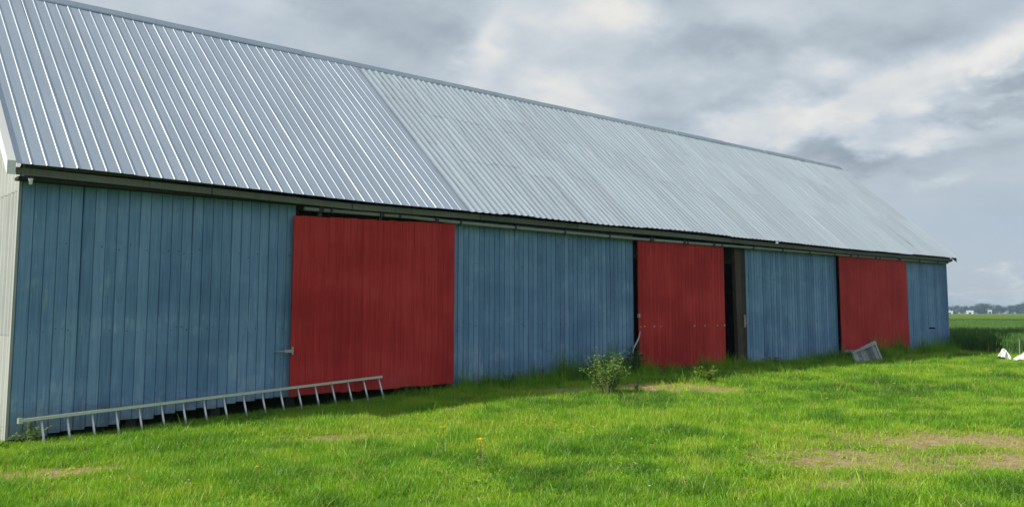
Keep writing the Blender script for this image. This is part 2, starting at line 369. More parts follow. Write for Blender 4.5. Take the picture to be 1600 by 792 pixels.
def board_mesh(w, h, th=.022, lip=.006, rec=.013, segs=1):
    """a board standing on z=0, front face towards -y, a recessed lip down each side"""
    q = MB(); prof = [(-w / 2, 0), (-w / 2, -th + rec), (-w / 2 + lip, -th + rec), (-w / 2 + lip + .002, -th), (w / 2 - lip - .002, -th), (w / 2 - lip, -th + rec), (w / 2, -th + rec), (w / 2, 0)]
    n = len(prof)
    for k in range(segs + 1):
        for (x, y) in prof: q.v.append((x, y, h * k / segs))
    for k in range(segs):
        for i in range(n):
            j = (i + 1) % n; q.f.append((k * n + i, k * n + j, (k + 1) * n + j, (k + 1) * n + i))
    q.f.append(tuple(range(n))[::-1]); q.f.append(tuple(segs * n + i for i in range(n)))
    return q
BW = .1535
bmesh_blue = board_mesh(BW, 1.0).mesh("board", BLUE)
NB = .126
narrow_blue = board_mesh(NB, 1.0).mesh("board", BLUE)
def run_of_boards(xa, xb, me, bw, zlo, zhi, y, parent, name="board", jit=.03, yj=.004):
    n = max(1, round((xb - xa) / bw)); w = (xb - xa) / n
    for i in range(n):
        x = xa + (i + .5) * w
        z0 = zlo(x) + random.uniform(-jit, jit); z1 = zhi(x)
        o = link(name, me, parent, (x, y + random.uniform(-yj, yj), z0)); o.scale = (w / bw * .9985, 1, z1 - z0)
        o.rotation_euler = (0, R(random.uniform(-.12, .12)), 0)
wl = lambda x: base(x) + .03
run_of_boards(X0, 3.95, bmesh_blue, BW, lambda x: base(x) + np.interp(x, [0, 2.5, 4], [.06, .16, .20]), lambda x: eave(x) - .07, 0, front)
run_of_boards(7.14, 12.19, narrow_blue, NB, wl, lambda x: eave(x) - .07, 0, front)
run_of_boards(16.52, 21.06, narrow_blue, NB, wl, lambda x: eave(x) - .07, 0, front)
# right end: three boards are broken above a low patch
n5 = round((X1 - 25.44) / NB); w5 = (X1 - 25.44) / n5
for i in range(n5):
    x = 25.44 + (i + .5) * w5; cut = 27.0 < x < 27.47
    top = eave(x) - .07; z0 = wl(x) + random.uniform(-.02, .02)
    for (a_, b_) in ([(z0, 1.285), (1.33, top)] if cut else [(z0, top)]):
        o = link("board", narrow_blue, front, (x + (.02 if cut and b_ < 1.4 else 0), random.uniform(-.004, .004) + (.012 if cut and b_ < 1.4 else 0), a_))
        o.scale = (w5 / NB * (.93 if cut and b_ < 1.4 else .9985), 1, b_ - a_)
for (xa, xb) in ((X0, 3.95), (7.14, 12.19), (16.52, 21.06), (25.44, X1)):
    q = MB()
    for z in (1.56, 2.71):
        x = xa + .03
        while x < xb:
            if random.random() < .4:
                s_ = random.uniform(.004, .008); zz = z + random.gauss(0, .03); q.box(x - s_, -.0285, zz - s_, x + s_, -.014, zz + s_)
            x += BW / 2
    tag(q.build("nails", IRON, front), kind='stuff')
# rough timber doorpost beside the dark opening (two planks of the frame)
pm = MB()
pm.hexa([(16.12, -.03, base(17)), (16.36, -.03, base(17)), (16.36, .07, base(17)), (16.12, .07, base(17)), (16.04, -.03, 3.50), (16.29, -.03, 3.50), (16.29, .07, 3.50), (16.04, .07, 3.50)])
dp = pm.build("door_post", POSTW, barn); tag(dp, "rough bare brown timber post beside the dark opening")
pm = MB(); pm.hexa([(16.365, -.01, base(17)), (16.54, -.01, base(17)), (16.54, .12, base(17)), (16.365, .07, base(17)), (16.295, -.01, 3.50), (16.51, -.01, 3.50), (16.51, .12, 3.50), (16.295, .07, 3.50)])
pm.build("door_post", POSTW, barn)
pm = MB(); pm.box(16.38, -.05, 1.45, 16.43, -.031, 1.75); pm.tube([(16.405, -.05, 1.5), (16.405, -.10, 1.52), (16.405, -.10, 1.66), (16.405, -.05, 1.68)], .012, 6)
pm.build("latch", PALEBOLT, dp)

# inside: shelf and beams behind the opening, dark floor and the other walls
pm = MB(); pm.box(14.8, 1.2, 2.36, 18.6, 2.0, 2.44); pm.box(14.9, 1.3, .4, 15.0, 1.9, 2.36); pm.box(18.4, 1.3, .4, 18.5, 1.9, 2.36)
pm.build("shelf", TIMBER, barn)
pm = MB(); pm.box(16.62, 1.25, 2.445, 16.92, 1.6, 2.68); pm.box(16.63, 1.26, 2.682, 16.85, 1.55, 2.74)
cb = pm.build("storage_box", BOX); tag(cb, "small pale box on the shelf inside the dark barn opening", "box")
pm = MB()
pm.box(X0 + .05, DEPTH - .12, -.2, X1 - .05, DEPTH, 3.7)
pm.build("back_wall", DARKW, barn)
# gable ends
def gable(name, x, sgn, material, sheet):
    g_ = MB()
    pts = [(0.03, -.2), (DEPTH - .13, -.2), (DEPTH - .13, 3.60), (RY, RZ - .14), (0.03, 3.60)]
    n = len(pts); g_.v += [(x, y, z) for y, z in pts] + [(x + sgn * -.05, y, z) for y, z in pts]
    g_.f.append(tuple(range(n))); g_.f.append(tuple(range(2 * n - 1, n - 1, -1)))
    for i in range(n): j = (i + 1) % n; g_.f.append((i, i + n, j + n, j))
    wall = g_.build(name, DARKW, barn)
    return wall
gl = gable("gable_wall", X0 + .03, -1, WHITEW, True)
gr = gable("gable_wall", X1 - .03, 1, WHITEW, True)
def gable_top(y): return 3.62 + (RZ - .10 - 3.62) * (1 - abs(y - RY) / RY)
def gable_sheet(y0, y1, z0, z1fn, x, sgn, parent, tier):
    q = MB(); n = 16; out = []
    w = (y1 - y0)
    for i in range(n + 1):
        y = y0 + w * i / n
        k = (i % 4); dxx = (.0, .030, .030, .0)[k] if i < n else 0
        out.append((x + sgn * (.012 + dxx + .006 * tier), y))
    for (xx, y) in out: q.v += [(xx, y, z0), (xx, y, max(z0 + .02, z1fn(y)))]
    for i in range(n): q.f.append((2 * i, 2 * i + 2, 2 * i + 3, 2 * i + 1))
    for (xx, y) in out: q.v += [(xx - sgn * .004, y, z0), (xx - sgn * .004, y, max(z0 + .02, z1fn(y)))]
    o_ = 2 * (n + 1)
    for i in range(n): q.f.append((o_ + 2 * i + 1, o_ + 2 * i + 3, o_ + 2 * i + 2, o_ + 2 * i))
    for i in range(n): q.f.append((2 * i + 2, 2 * i, o_ + 2 * i, o_ + 2 * i + 2))
    q.build("siding_sheet", WHITEW, parent)
for (par, xx, sg) in ((gl, X0 + .03, -1), (gr, X1 - .03, 1)):
    for i in range(9):
        y0 = i * DEPTH / 9; y1 = y0 + DEPTH / 9
        gable_sheet(y0, y1, -.12, lambda y: 1.55, xx, sg, par, 0)
        gable_sheet(y0, y1, 1.50, lambda y: min(3.46, gable_top(y)), xx, sg, par, 1)
        gable_sheet(y0, y1, 3.42, gable_top, xx, sg, par, 2)
# corner boards
pm = MB(); pm.box(X0 - .04, -.020, base(0) + .04, X0 - .006, .06, 3.61); pm.build("corner_board", WHITEW, barn)
pm = MB(); pm.box(X1 - .03, -.036, base(28) + .06, X1 + .05, .06, 3.60); pm.build("corner_board", BLUE, barn)

# roof
rf = MB()
def slope(x, s, off=0.0):   # s 0 at eave .. 1 at ridge on the front slope
    e = eave(x); n = Vector((0, -(RZ - e), RY - EY)).normalized()
    return Vector((x, EY + (RY - EY) * s, e + (RZ - e) * s)) + n * off
for k in range(7):     # purlins
    s = .03 + k * .155
    a_, b_ = slope(-.05, s, -.10), slope(28.4, s, -.10)
    rf.hexa([(a_.x, a_.y - .04, a_.z - .05), (b_.x, b_.y - .04, b_.z - .05), (b_.x, b_.y + .04, b_.z - .05), (a_.x, a_.y + .04, a_.z - .05),
             (a_.x, a_.y - .04, a_.z + .03), (b_.x, b_.y - .04, b_.z + .03), (b_.x, b_.y + .04, b_.z + .03), (a_.x, a_.y + .04, a_.z + .03)])
for x in np.arange(.25, 28.4, 1.2):   # rafters, tails showing under the eave
    for sgn in (0, 1):
        p0 = slope(x, 0.02, -.15); p1 = slope(x, .99, -.15)
        if sgn: p0 = Vector((p0.x, 2 * RY - p0.y, p0.z)); p1 = Vector((p1.x, 2 * RY - p1.y, p1.z))
        rf.hexa([(x - .03, p0.y, p0.z - .09), (x + .03, p0.y, p0.z - .09), (x + .03, p0.y, p0.z), (x - .03, p0.y, p0.z),
                 (x - .03, p1.y, p1.z - .09), (x + .03, p1.y, p1.z - .09), (x + .03, p1.y, p1.z), (x - .03, p1.y, p1.z)])
rf.quad((-.2, RY + .01, RZ), (28.50, RY + .01, RZ), (28.50, 2 * RY - EY, 3.66), (-.2, 2 * RY - EY, 3.66))   # back slope
rf.quad((-.2, RY + .01, RZ - .03), (-.2, 2 * RY - EY, 3.63), (28.50, 2 * RY - EY, 3.63), (28.50, RY + .01, RZ - .03))
roof = rf.build("roof", TIMBER, barn)
# sheets are modelled flat: x across, y up the slope, z out of the roof; one unit long, scaled to fit
def profile_sheet(prof, ny, wob=0.0, seed=0):
    q = MB(); rr = random.Random(seed); n = len(prof)
    ph = [rr.uniform(0, 6.28) for _ in range(6)]
    def f(x, y): return wob * max(0.0, math.sin(math.pi * y)) * (math.sin(3 * x * 4 + 5 * y + ph[0]) * math.sin(6.5 * y + ph[1]) + .6 * math.sin(14 * y + 9 * x + ph[2]))
    for j in range(ny + 1):
        y = j / ny
        for (x, z) in prof: q.v.append((x, y, z + f(x, y)))
    for j in range(ny):
        for i in range(n - 1): q.f.append((j * n + i, j * n + i + 1, (j + 1) * n + i + 1, (j + 1) * n + i))
    o_ = len(q.v)
    for (x, z) in prof: q.v += [(x, 0.0, z + f(x, 0)), (x, 0.0, z + f(x, 0) - .0012)]   # the sheet's cut lower edge
    for i in range(n - 1): q.f.append((o_ + 2 * i, o_ + 2 * i + 1, o_ + 2 * i + 3, o_ + 2 * i + 2))
    return q
RIB = .186; NEWW = RIB * 4
prof = []
for r_ in range(4):
    x = r_ * RIB; hgt = .0105 if r_ == 0 else .0088
    tw = .013 if r_ == 0 else .010
    prof += [(x, 0), (x + .008, hgt), (x + .008 + tw, hgt), (x + .018 + tw, 0), (x + .11, .0003)]
prof += [(NEWW + .012, .002)]
new_sheets = [profile_sheet(prof, 10, .0022, sd_).mesh("roof_sheet", ROOFNEW) for sd_ in range(3)]
def place_sheet(me, xa, w0, width, s0, s1, off, parent=roof, jit=0.0, rot=0.0):
    a_, b_ = slope(xa, s0, off + jit), slope(xa, s1, off)
    xr = xa + width; a2 = slope(xr, s0, off + jit); b2 = slope(xr, s1, off)
    ex = (a2 - a_) / w0; ey = b_ - a_; ez = Vector((1, 0, 0)).cross(ey).normalized()
    o = link("roof_sheet", me, parent)
    o.matrix_basis = Matrix(((ex.x, ey.x + rot, ez.x, a_.x), (ex.y, ey.y, ez.y, a_.y), (ex.z, ey.z, ez.z, a_.z), (0, 0, 0, 1)))
    return o
x = -.20; k = 0
while x < 7.1:
    place_sheet(new_sheets[k % 3], x, NEWW, NEWW, 0, 1, .012 + .002 * (k % 2)); x += NEWW; k += 1
XN = x
CP = .163; NC = 5; OLDW = CP * NC
oldprof = []
for i in range(NC * 6 + 1):
    u = i / 6; oldprof.append((u * CP, 0.0145 * (max(0.0, math.cos(2 * math.pi * u)) ** 1.5 + .12 * math.cos(2 * math.pi * u))))
old_sheets = [profile_sheet(oldprof, 8, w_, 20 + i).mesh("roof_sheet", ROOFOLD, True) for i, w_ in enumerate([.004, .007, .005, .010, .008])]
x = XN - .02; k = 0
cuts = [0, .36, .69, 1.0]
while x < 28.45:
    wdt = min(OLDW, 28.54 - x)
    if 28.54 - x - wdt < .25: wdt = 28.54 - x
    cuts = [0, random.choice((.34, .42, .47)) + random.uniform(-.03, .03), random.choice((.70, .76, .66)) + random.uniform(-.02, .02), 1.0]
    for c in range(3):
        s0, s1 = cuts[c], cuts[c + 1]
        jj = random.uniform(-.008, .008)
        place_sheet(old_sheets[random.randrange(5)], x, OLDW, wdt + .03, (s0 - .02 if c else random.uniform(-.004, .003)), s1, .010 + .0016 * c + .0007 * (k % 2), jit=.0008, rot=random.uniform(-.003, .003))
    x += wdt; k += 1
# ridge cap pieces
kx = -.22; i = 0
while kx < 28.3:
    L = min(3.05 if kx < 7.2 else 2.4, 28.40 - kx); q = MB()
    dz_ = .030 + .002 * (i % 2); j0 = random.uniform(-.004, .004)
    e = eave(kx); tx = (RY - EY); tz = (RZ - e); ln = math.hypot(tx, tz); cy, cz = tx / ln, tz / ln
    W_ = .15
    top = (RY, RZ + dz_ + .035 + j0)
    for xx in (kx, kx + L + .03):
        dr = random.uniform(-.006, .006)
        q.v += [(xx, RY - W_ * cy, RZ + dz_ + .012 - W_ * cz + j0 + dr), (xx, RY - .045, top[1] - .018 + dr), (xx, RY, top[1] + dr), (xx, RY + .045, top[1] - .018 + dr), (xx, RY + W_ * cy, RZ + dz_ - W_ * cz + dr)]
        q.v += [(xx, RY - W_ * cy, RZ + dz_ - .012 - W_ * cz + j0 + dr)]
    for a_ in range(4): q.f.append((a_, 6 + a_, 7 + a_, 1 + a_))
    q.f.append((5, 11, 6, 0))
    q.f.append((0, 1, 2, 3, 4)); q.f.append((10, 9, 8, 7, 6))
    q.build("ridge_cap", ROOFNEW if kx < 7.2 else ROOFOLD, roof); kx += L; i += 1
# rake trims (white on the near end)
for (xx, w_, mt, hi_) in ((-.235, .05, WHITEM, .05), (28.515, .02, OLIVE, -.006)):
    q = MB(); a_, b_ = slope(xx, -.002, 0), slope(xx, 1.0, 0)
    q.hexa([(xx - w_, a_.y, a_.z - .13), (xx + w_, a_.y, a_.z - .13), (xx + w_, b_.y, b_.z - .13), (xx - w_, b_.y, b_.z - .13),
            (xx - w_, a_.y - .0, a_.z + hi_), (xx + w_, a_.y, a_.z + hi_), (xx + w_, b_.y, b_.z + hi_), (xx - w_, b_.y, b_.z + hi_)])
    q.build("rake_trim", mt, roof)
    q = MB(); a_ = Vector((xx, 2 * RY - a_.y, a_.z))
    q.hexa([(xx - w_, b_.y + .002, b_.z - .13), (xx + w_, b_.y + .002, b_.z - .13), (xx + w_, a_.y, a_.z - .13), (xx - w_, a_.y, a_.z - .13),
            (xx - w_, b_.y + .002, b_.z + hi_), (xx + w_, b_.y + .002, b_.z + hi_), (xx + w_, a_.y, a_.z + hi_), (xx - w_, a_.y, a_.z + hi_)])
    q.build("rake_trim", mt, roof)
# fascia lengths under the eave
fx = [-.16, 2.45, 4.85, 7.6, 10.2, 12.9, 15.6, 18.4, 21.2, 24.3, 28.45]
for i in range(len(fx) - 1):
    a_, b_ = fx[i], fx[i + 1] - .015; za, zb = eave(a_) - .03, eave(b_) - .03; h = .095
    y = -.275 + .004 * (i % 2)
    q = MB(); q.hexa([(a_, y, za - h), (b_, y, zb - h), (b_, y + .03, zb - h), (a_, y + .03, za - h), (a_, y, za), (b_, y, zb), (b_, y + .03, zb), (a_, y + .03, za)])
    q.build("fascia", OLIVE, barn)
q = MB(); q.box(-.12, -.243, 3.52, 28.35, -.03, 3.56); q.build("soffit", DARKW, barn)

# sliding door track with hangers
tx_ = [4.02, 6.08, 6.92, 12.06, 16.21, 21.2, 28.3]; tz_ = [3.47, 3.48, 3.46, 3.43, 3.45, 3.465, 3.50]
trk = MB(); trk.tube([(x, -.16, z) for x, z in zip(tx_, tz_)], .036, 10)
track = trk.build("door_track", TRACKM, barn, True)
for x in list(np.arange(4.5, 27.7, 1.35)):
    z = float(np.interp(x, tx_, tz_)); q = MB()
    q.box(x - .02, -.205, z - .045, x + .02, -.11, z + .05); q.box(x - .015, -.11, z + .01, x + .015, -.03, z + .05)
    q.build("bracket", IRON, track)

# three red sliding doors
DBW = .128
red_board = board_mesh(DBW, 1.0, .02, .0022, .003).mesh("board", RED)
def door(xa, xb, zt, zb, label, y=-.12, bow=0):
    f_ = MB(); top = lambda x: float(np.interp(x, [xa, xb], zt)); bot = lambda x: float(np.interp(x, [xa, xb], zb))
    for fr in (.12, .5, .86):
        za, zc = bot(xa) + (top(xa) - bot(xa)) * fr, bot(xb) + (top(xb) - bot(xb)) * fr
        f_.hexa([(xa + .02, y + .001, za - .07), (xb - .02, y + .001, zc - .07), (xb - .02, y + .045, zc - .07), (xa + .02, y + .045, za - .07), (xa + .02, y + .001, za + .07), (xb - .02, y + .001, zc + .07), (xb - .02, y + .045, zc + .07), (xa + .02, y + .045, za + .07)])
    dr = f_.build("door", DARKW, barn); tag(dr, label)
    n = round((xb - xa) / DBW); w = (xb - xa) / n
    for i in range(n):
        x = xa + (i + .5) * w; z0 = bot(x) + random.uniform(-.012, .012); z1 = top(x) + random.uniform(-.006, .006)
        o = link("board", red_board, dr, (x, y + random.uniform(-.002, .002), z0)); o.scale = (w / DBW * .999, 1, z1 - z0)
        o.rotation_euler = (0, R(random.uniform(-.05, .05)), 0)
    for fr in (.14, .5, .86):
        x = xa + (xb - xa) * fr; z = float(np.interp(x, tx_, tz_)); q = MB()
        q.box(x - .03, y - .03, top(x) + .002, x + .03, y + .01, z - .03); q.box(x - .04, y - .085, z - .04, x + .04, y + .0, z + .05)
        q.build("hanger", IRON, dr)
    return dr
d1 = door(3.86, 7.10, (3.345, 3.425), (.50, .54), "largest red sliding door, nearest the camera, plain boards")
d2 = door(12.22, 15.43, (3.41, 3.41), (.545, .555), "middle red door slid part open, row of pale bolts across it")
d3 = door(21.02, 25.24, (3.445, 3.50), (.76, .66), "far red door hanging above a dark gap with a grey timber under it")
q = MB(); q.box(3.74, -.175, 1.18, 3.88, -.142, 1.225); q.box(3.862, -.18, 1.15, 3.884, -.143, 1.27); q.tube([(3.74, -.16, 1.202), (3.66, -.12, 1.195), (3.64, -.05, 1.195)], .012, 6)
q.build("latch", TRACKM, d1)
for x in (12.27, 12.4, 12.74, 12.97, 14.2, 14.6, 15.1, 15.39):
    q = MB(); s_ = random.uniform(.012, .03); q.tube([(x, -.155, 1.50 + random.uniform(-.012, .012)), (x, -.14, 1.50)], [s_ * .7, s_], 7); q.build("bolt", PALEBOLT, d2)
q = MB(); q.hexa([(21.1, -.17, .67), (25.7, -.17, .56), (25.7, -.06, .56), (21.1, -.06, .67), (21.1, -.17, .755), (25.7, -.17, .645), (25.7, -.06, .645), (21.1, -.06, .755)])
q.build("bottom_rail", GREYW, d3)
q = MB(); q.box(12.18, -.17, 1.70, 12.24, -.13, 1.78); q.box(12.18, -.17, .90, 12.28, -.14, .93); q.build("latch", GREYW, d2)
q = MB(); q.tube([(.02, -.26, 3.54), (.02, -.26, 3.46)], [.03, .02], 8); q.build("insulator", WHITEM, barn)
# door jambs
for x in (3.95, 7.11, 12.23, 16.05, 21.12, 25.42):
    if x == 16.05: continue
    q = MB(); q.box(x - .04, .035, base(x), x + .04, .15, 3.45); q.build("door_jamb", DARKW, barn)

# ------------------------------------------------------------------ aluminium ladder lying on its edge
LA = Vector((.25, -.45, .468)); LB = Vector((5.42, -.24, .73)); ld = (LB - LA).normalized()
lad = tag(empty("ladder", (LA.x, LA.y, float(gz(LA.x, LA.y)))), "long silver metal ladder lying on its side edge in the grass along the wall", "ladder")
org = Vector(lad.location)
dn = Vector((ld.z, 0, -1)).normalized() * .375 + Vector((0, -.155, 0))
rail0, rail1 = LA - ld * .22 - org, LB + ld * .07 - org
for k, (o_, nm) in enumerate(((Vector((0, 0, 0)), "stile"), (dn, "stile"))):
    q = MB(); a_, b_ = rail0 + o_, rail1 + o_
    hh = .018; dd = .03
    q.hexa([a_ + Vector((0, -dd, -hh)), b_ + Vector((0, -dd, -hh)), b_ + Vector((0, dd, -hh)), a_ + Vector((0, dd, -hh)), a_ + Vector((0, -dd, hh)), b_ + Vector((0, -dd, hh)), b_ + Vector((0, dd, hh)), a_ + Vector((0, dd, hh))])
    q.build(nm, STEEL, lad)
    q = MB(); q.box(a_.x - .05, a_.y - .042, a_.z - .035, a_.x - .002, a_.y + .042, a_.z + .03); q.build("end_cap", IRON if k else STEEL, lad)
q = MB(); q.tube([Vector((0, 0, 0)), dn], .0165, 8); rung = q.mesh("rung", STEEL, True)
for i in range(18):
    link("rung", rung, lad, LA + ld * (.305 * i) - org - Vector((0, 0, .0)))

# ------------------------------------------------------------------ loose things by the wall
q = MB(); q.tube([(12.19, -.20, 1.39), (12.06, -.26, 1.24), (11.82, -.32, 1.04), (11.5, -.42, .50)], [.014, .018, .02, .022], 6)
tag(q.build("stick", GREYW), "thin grey bent stick leaning by the middle red door's left edge", "stick")
# weathered grey panel, tilted, leaning in the grass
bl, br_, tr_, tl = Vector((19.62, -1.25, .42)), Vector((21.2, -1.25, .36)), Vector((21.28, -.95, 1.0)), Vector((19.62, -1.15, .76))
pr = tag(empty("grey_panel", (20.4, -1.22, float(gz(20.4, -1.22)))), "weathered grey framed board propped crooked in the grass before the far red door", "panel")
po = Vector(pr.location); nrm = (br_ - bl).cross(tl - bl).normalized()
def quadbar(a_, b_, c_, d_, th, nm, mt, off=0.0):
    q = MB(); n_ = nrm * th; o_ = nrm * off
    q.hexa([a_ - po + o_, b_ - po + o_, c_ - po + o_, d_ - po + o_, a_ - po + n_ + o_, b_ - po + n_ + o_, c_ - po + n_ + o_, d_ - po + n_ + o_]); return q.build(nm, mt, pr)
def bil(u, v): return (bl * (1 - u) + br_ * u) * (1 - v) + (tl * (1 - u) + tr_ * u) * v
for i in range(7):
    u0, u1 = .06 + i * .1257, .06 + (i + 1) * .1257 - .006
    quadbar(bil(u0, .02), bil(u1, .02), bil(u1, .88), bil(u0, .88), .015, "slat", MOTTLE, random.uniform(0, .006))
quadbar(bil(0, 0), bil(.058, 0), bil(.058, 1), bil(0, 1), .045, "frame_bar", GREYW)
quadbar(bil(.942, 0), bil(1, 0), bil(1, .97), bil(.942, .97), .045, "frame_bar", GREYW)
quadbar(bil(-.02, .885), bil(1.02, .885), bil(1.0, 1.04), bil(-.01, 1.03), .05, "frame_bar", GREYW, .004)
# crumpled white plastic at the lawn's far edge
def bundle(name, loc, L, Wd, H, material, seed, label, rz, ridge=.5, parent=None, peak=.2):
    rr = np.random.default_rng(seed); q = MB(); ph = rr.random(8) * 6.28
    def f(u, v):
        th = u * 2 * math.pi; r_ = v; x = math.cos(th) * r_; y = math.sin(th) * r_
        px_ = (x - (peak - .5) * 1.3) / 1.1
        crease = abs(math.sin(4 * th + ph[0] + 2.5 * r_)) * .22 + abs(math.sin(9 * th + ph[1] - 3 * r_)) * .12
        lump = .14 * math.sin(5 * x + ph[3]) * math.sin(6 * y + ph[4]) + .07 * math.sin(13 * x + 4 * y + ph[5])
        h = max(0.0, 1 - abs(px_) ** 1.5) * max(0, 1 - abs(y) ** 2.2) ** .8 * (1.05 - crease * min(1, 1.6 * r_)) + lump * (1 - r_) * .6
        k = 1 + .10 * math.sin(7 * th + ph[2]) + .06 * math.sin(15 * th + ph[6])
        return (x * L / 2 * k, y * Wd / 2 * k, H * h - .04 * r_)
    q.grid(56, 16, f)
    o = q.build(name, material, parent, False, loc); o.rotation_euler = (0, 0, rz)
    if label: tag(o, label, "plastic sheet")
    return o
b1 = bundle("plastic_bundle", (24.88, -3.08, float(gz(24.88, -3.08)) + .0), .44, .36, .38, PLASTIC, 3, "small peaked white crumpled plastic bundle on the grass, left of the larger one", R(-35), peak=.22)
b2r = tag(empty("plastic_bundle", (25.2, -3.75, float(gz(25.2, -3.75)) + .0)), "larger pale crumpled sack heap with white and green sheet on top at right edge", "plastic sheet")
bundle("sack", (0, 0, 0), 1.25, .7, .36, CREAM, 5, None, R(-40), peak=.35, parent=b2r)
bundle("top_sheet", (.22, -.18, .20), 1.0, .6, .34, PLASTIC, 9, None, R(-40), peak=.5, parent=b2r)
bundle("green_sheet", (.34, -.28, .22), (.55), .36, .30, GREENPL, 12, None, R(-30), peak=.5, parent=b2r)
q = MB(); zz = float(gz(25.6, -3.2)); q.tube([(25.6, -3.2, zz - .05), (25.62, -3.2, zz + .62)], .012, 6); tag(q.build("stake", GREYW), "thin pale stake standing behind the white plastic heap", "stake")

# ------------------------------------------------------------------ plants
def leaf(q, p, d_, L, w, droop=.3):
    d_ = d_.normalized(); s_ = d_.cross(Vector((0, 0, 1)));
    s_ = s_.normalized() if s_.length > .01 else Vector((1, 0, 0))
    m1 = p + d_ * L * .45 + Vector((0, 0, .04 * L)); e_ = p + d_ * L - Vector((0, 0, droop * L))
    up = s_.cross(d_) * (.12 * w)
    n = len(q.v); q.v += [tuple(p), tuple(m1 + s_ * w * .5 + up), tuple(e_), tuple(m1 - s_ * w * .5 + up), tuple(m1)]
    q.f += [(n, n + 1, n + 4), (n + 1, n + 2, n + 4), (n + 2, n + 3, n + 4), (n + 3, n, n + 4)]
def rdir(lo=-.2, hi=.8):
    a_ = random.uniform(0, 6.283); return Vector((math.cos(a_), math.sin(a_), random.uniform(lo, hi)))
def plant(name, x, y, H, spread, ns, nl, LL, material, label, cat="weed", group=None, up=.7):
    r_ = tag(empty(name, (x, y, float(gz(x, y)) - .01)), label, cat, group)
    st = MB(); lf = MB()
    for i in range(ns):
        a_ = random.uniform(0, 6.283); rad = spread * math.sqrt(random.random()); h = H * random.uniform(.55, 1.0) * (1 - .35 * (rad / max(spread, .01)) ** 2)
        tip = Vector((math.cos(a_) * rad, math.sin(a_) * rad, h)); b0 = Vector((math.cos(a_) * rad * .15, math.sin(a_) * rad * .15, 0))
        mid = (b0 + tip) * .5 + Vector((math.cos(a_) * -.06 * spread, math.sin(a_) * -.06 * spread, .08 * h))
        pts = [b0, b0.lerp(mid, .6), mid, mid.lerp(tip, .6), tip]
        st.tube(pts, [.006 * H + .002, .005 * H + .002, .004, .003, .002], 5)
        for k in range(nl):
            u = random.uniform(.18, 1.0); j = min(3, int(u * 4)); p_ = pts[j].lerp(pts[j + 1], u * 4 - j)
            leaf(lf, p_ + Vector((random.gauss(0, .012), random.gauss(0, .012), 0)), rdir(.0, up), LL * random.uniform(.6, 1.15) * (1.1 - .3 * u), LL * random.uniform(.35, .5), random.uniform(.0, .4))
    st.build("stem", STEM, r_); lf.build("foliage", material, r_)
    return r_
pl = plant("weed_bush", 8.69, -2.42, .90, .48, 34, 20, .10, WEED, "leafy pale green weed bush standing alone before the blue wall", up=.9)
plant("weed_bush", 9.2, -2.65, .34, .15, 6, 12, .08, WEEDY, "small leafy shoot just right of the large weed bush")
plant("weed_bush", 11.88, -2.15, .42, .30, 18, 16, .10, WEEDY, "short yellow green leafy weed before the middle red door")
plant("weed_bush", 11.75, -.40, .80, .28, 14, 20, .10, WEEDD, "dark leafy weed against the wall beside the leaning stick")
plant("tall_weed", 9.75, -.32, .64, .12, 5, 10, .06, WEEDD, "thin tall dark weed standing against the middle blue wall")
plant("tall_weed", 9.1, -.34, .38, .14, 6, 8, .06, WEEDD, "lower dark weed against the blue wall, left of the taller one")
plant("tall_weed", 11.0, -.36, .55, .2, 8, 12, .07, WEEDD, "dark weed against the blue wall behind the large weed bush")
plant("tall_weed", 8.2, -.38, .34, .2, 7, 10, .06, WEEDD, "small dark weed at the foot of the middle blue wall, nearest the largest red door")
plant("weed_bush", 16.9, -.40, .36, .25, 9, 12, .09, WEEDD, "low dark weed at the foot of the brown door post")
plant("weed_bush", 20.9, -.40, .30, .2, 9, 12, .09, WEEDD, "low dark weed below the left edge of the far red door")
plant("weed_bush", .16, -.22, .38, .26, 12, 14, .07, WEED, "low leafy weed at the barn's near corner under the ladder end")
plant("weed_bush", -.22, -.25, .32, .28, 10, 12, .06, WEEDY, "yellowish weed tuft at the foot of the white gable wall")
# yellow flowers
def flower(name, x, y, H, rad, label, material=PETAL, n=16, cat="flower", group=None, lean=(0, 0), leaves=5, buds=0):
    r_ = tag(empty(name, (x, y, float(gz(x, y)) - .01)), label, cat, group); q = MB()
    top = Vector((lean[0], lean[1], H)); q.tube([(0, 0, 0), (lean[0] * .3, lean[1] * .3, H * .5), top], [.005, .004, .003], 5)
    lf = MB()
    for i in range(leaves): leaf(lf, Vector((lean[0] * .3, lean[1] * .3, H * random.uniform(.05, .7))), rdir(.1, .6), .10 * H / .3 + .03, .028, .2)
    hd = MB()
    for i in range(n):
        a_ = 6.283 * i / n + random.uniform(-.1, .1); dd_ = Vector((math.cos(a_), math.sin(a_), random.uniform(.1, .9)))
        leaf(hd, top, dd_, rad, rad * .42, .15)
    hd.tube([top, top + Vector((0, 0, rad * .25))], [rad * .35, rad * .2], 7)
    for k in range(buds):
        bt = top + Vector((random.uniform(-.09, .09), random.uniform(-.06, .06), -random.uniform(.03, .12)))
        q.tube([(lean[0] * .3, lean[1] * .3, H * .5), bt], [.003, .002], 4); hd.tube([bt, bt + Vector((0, 0, .018))], [.004, .010], 6)
    q.build("stem", STEM, r_)
    if leaves: lf.build("foliage", WEED, r_)
    hd.build("flower_head", material, r_); return r_
flower("yellow_flower", 3.29, -4.88, 0.36, .055, "yellow flower on a tall stem, upper left of the two lawn flowers", buds=3, leaves=14)
flower("yellow_flower", 3.04, -5.84, 0.34, .055, "yellow flower on a budded stem, lower right of the two lawn flowers", buds=6, leaves=24)
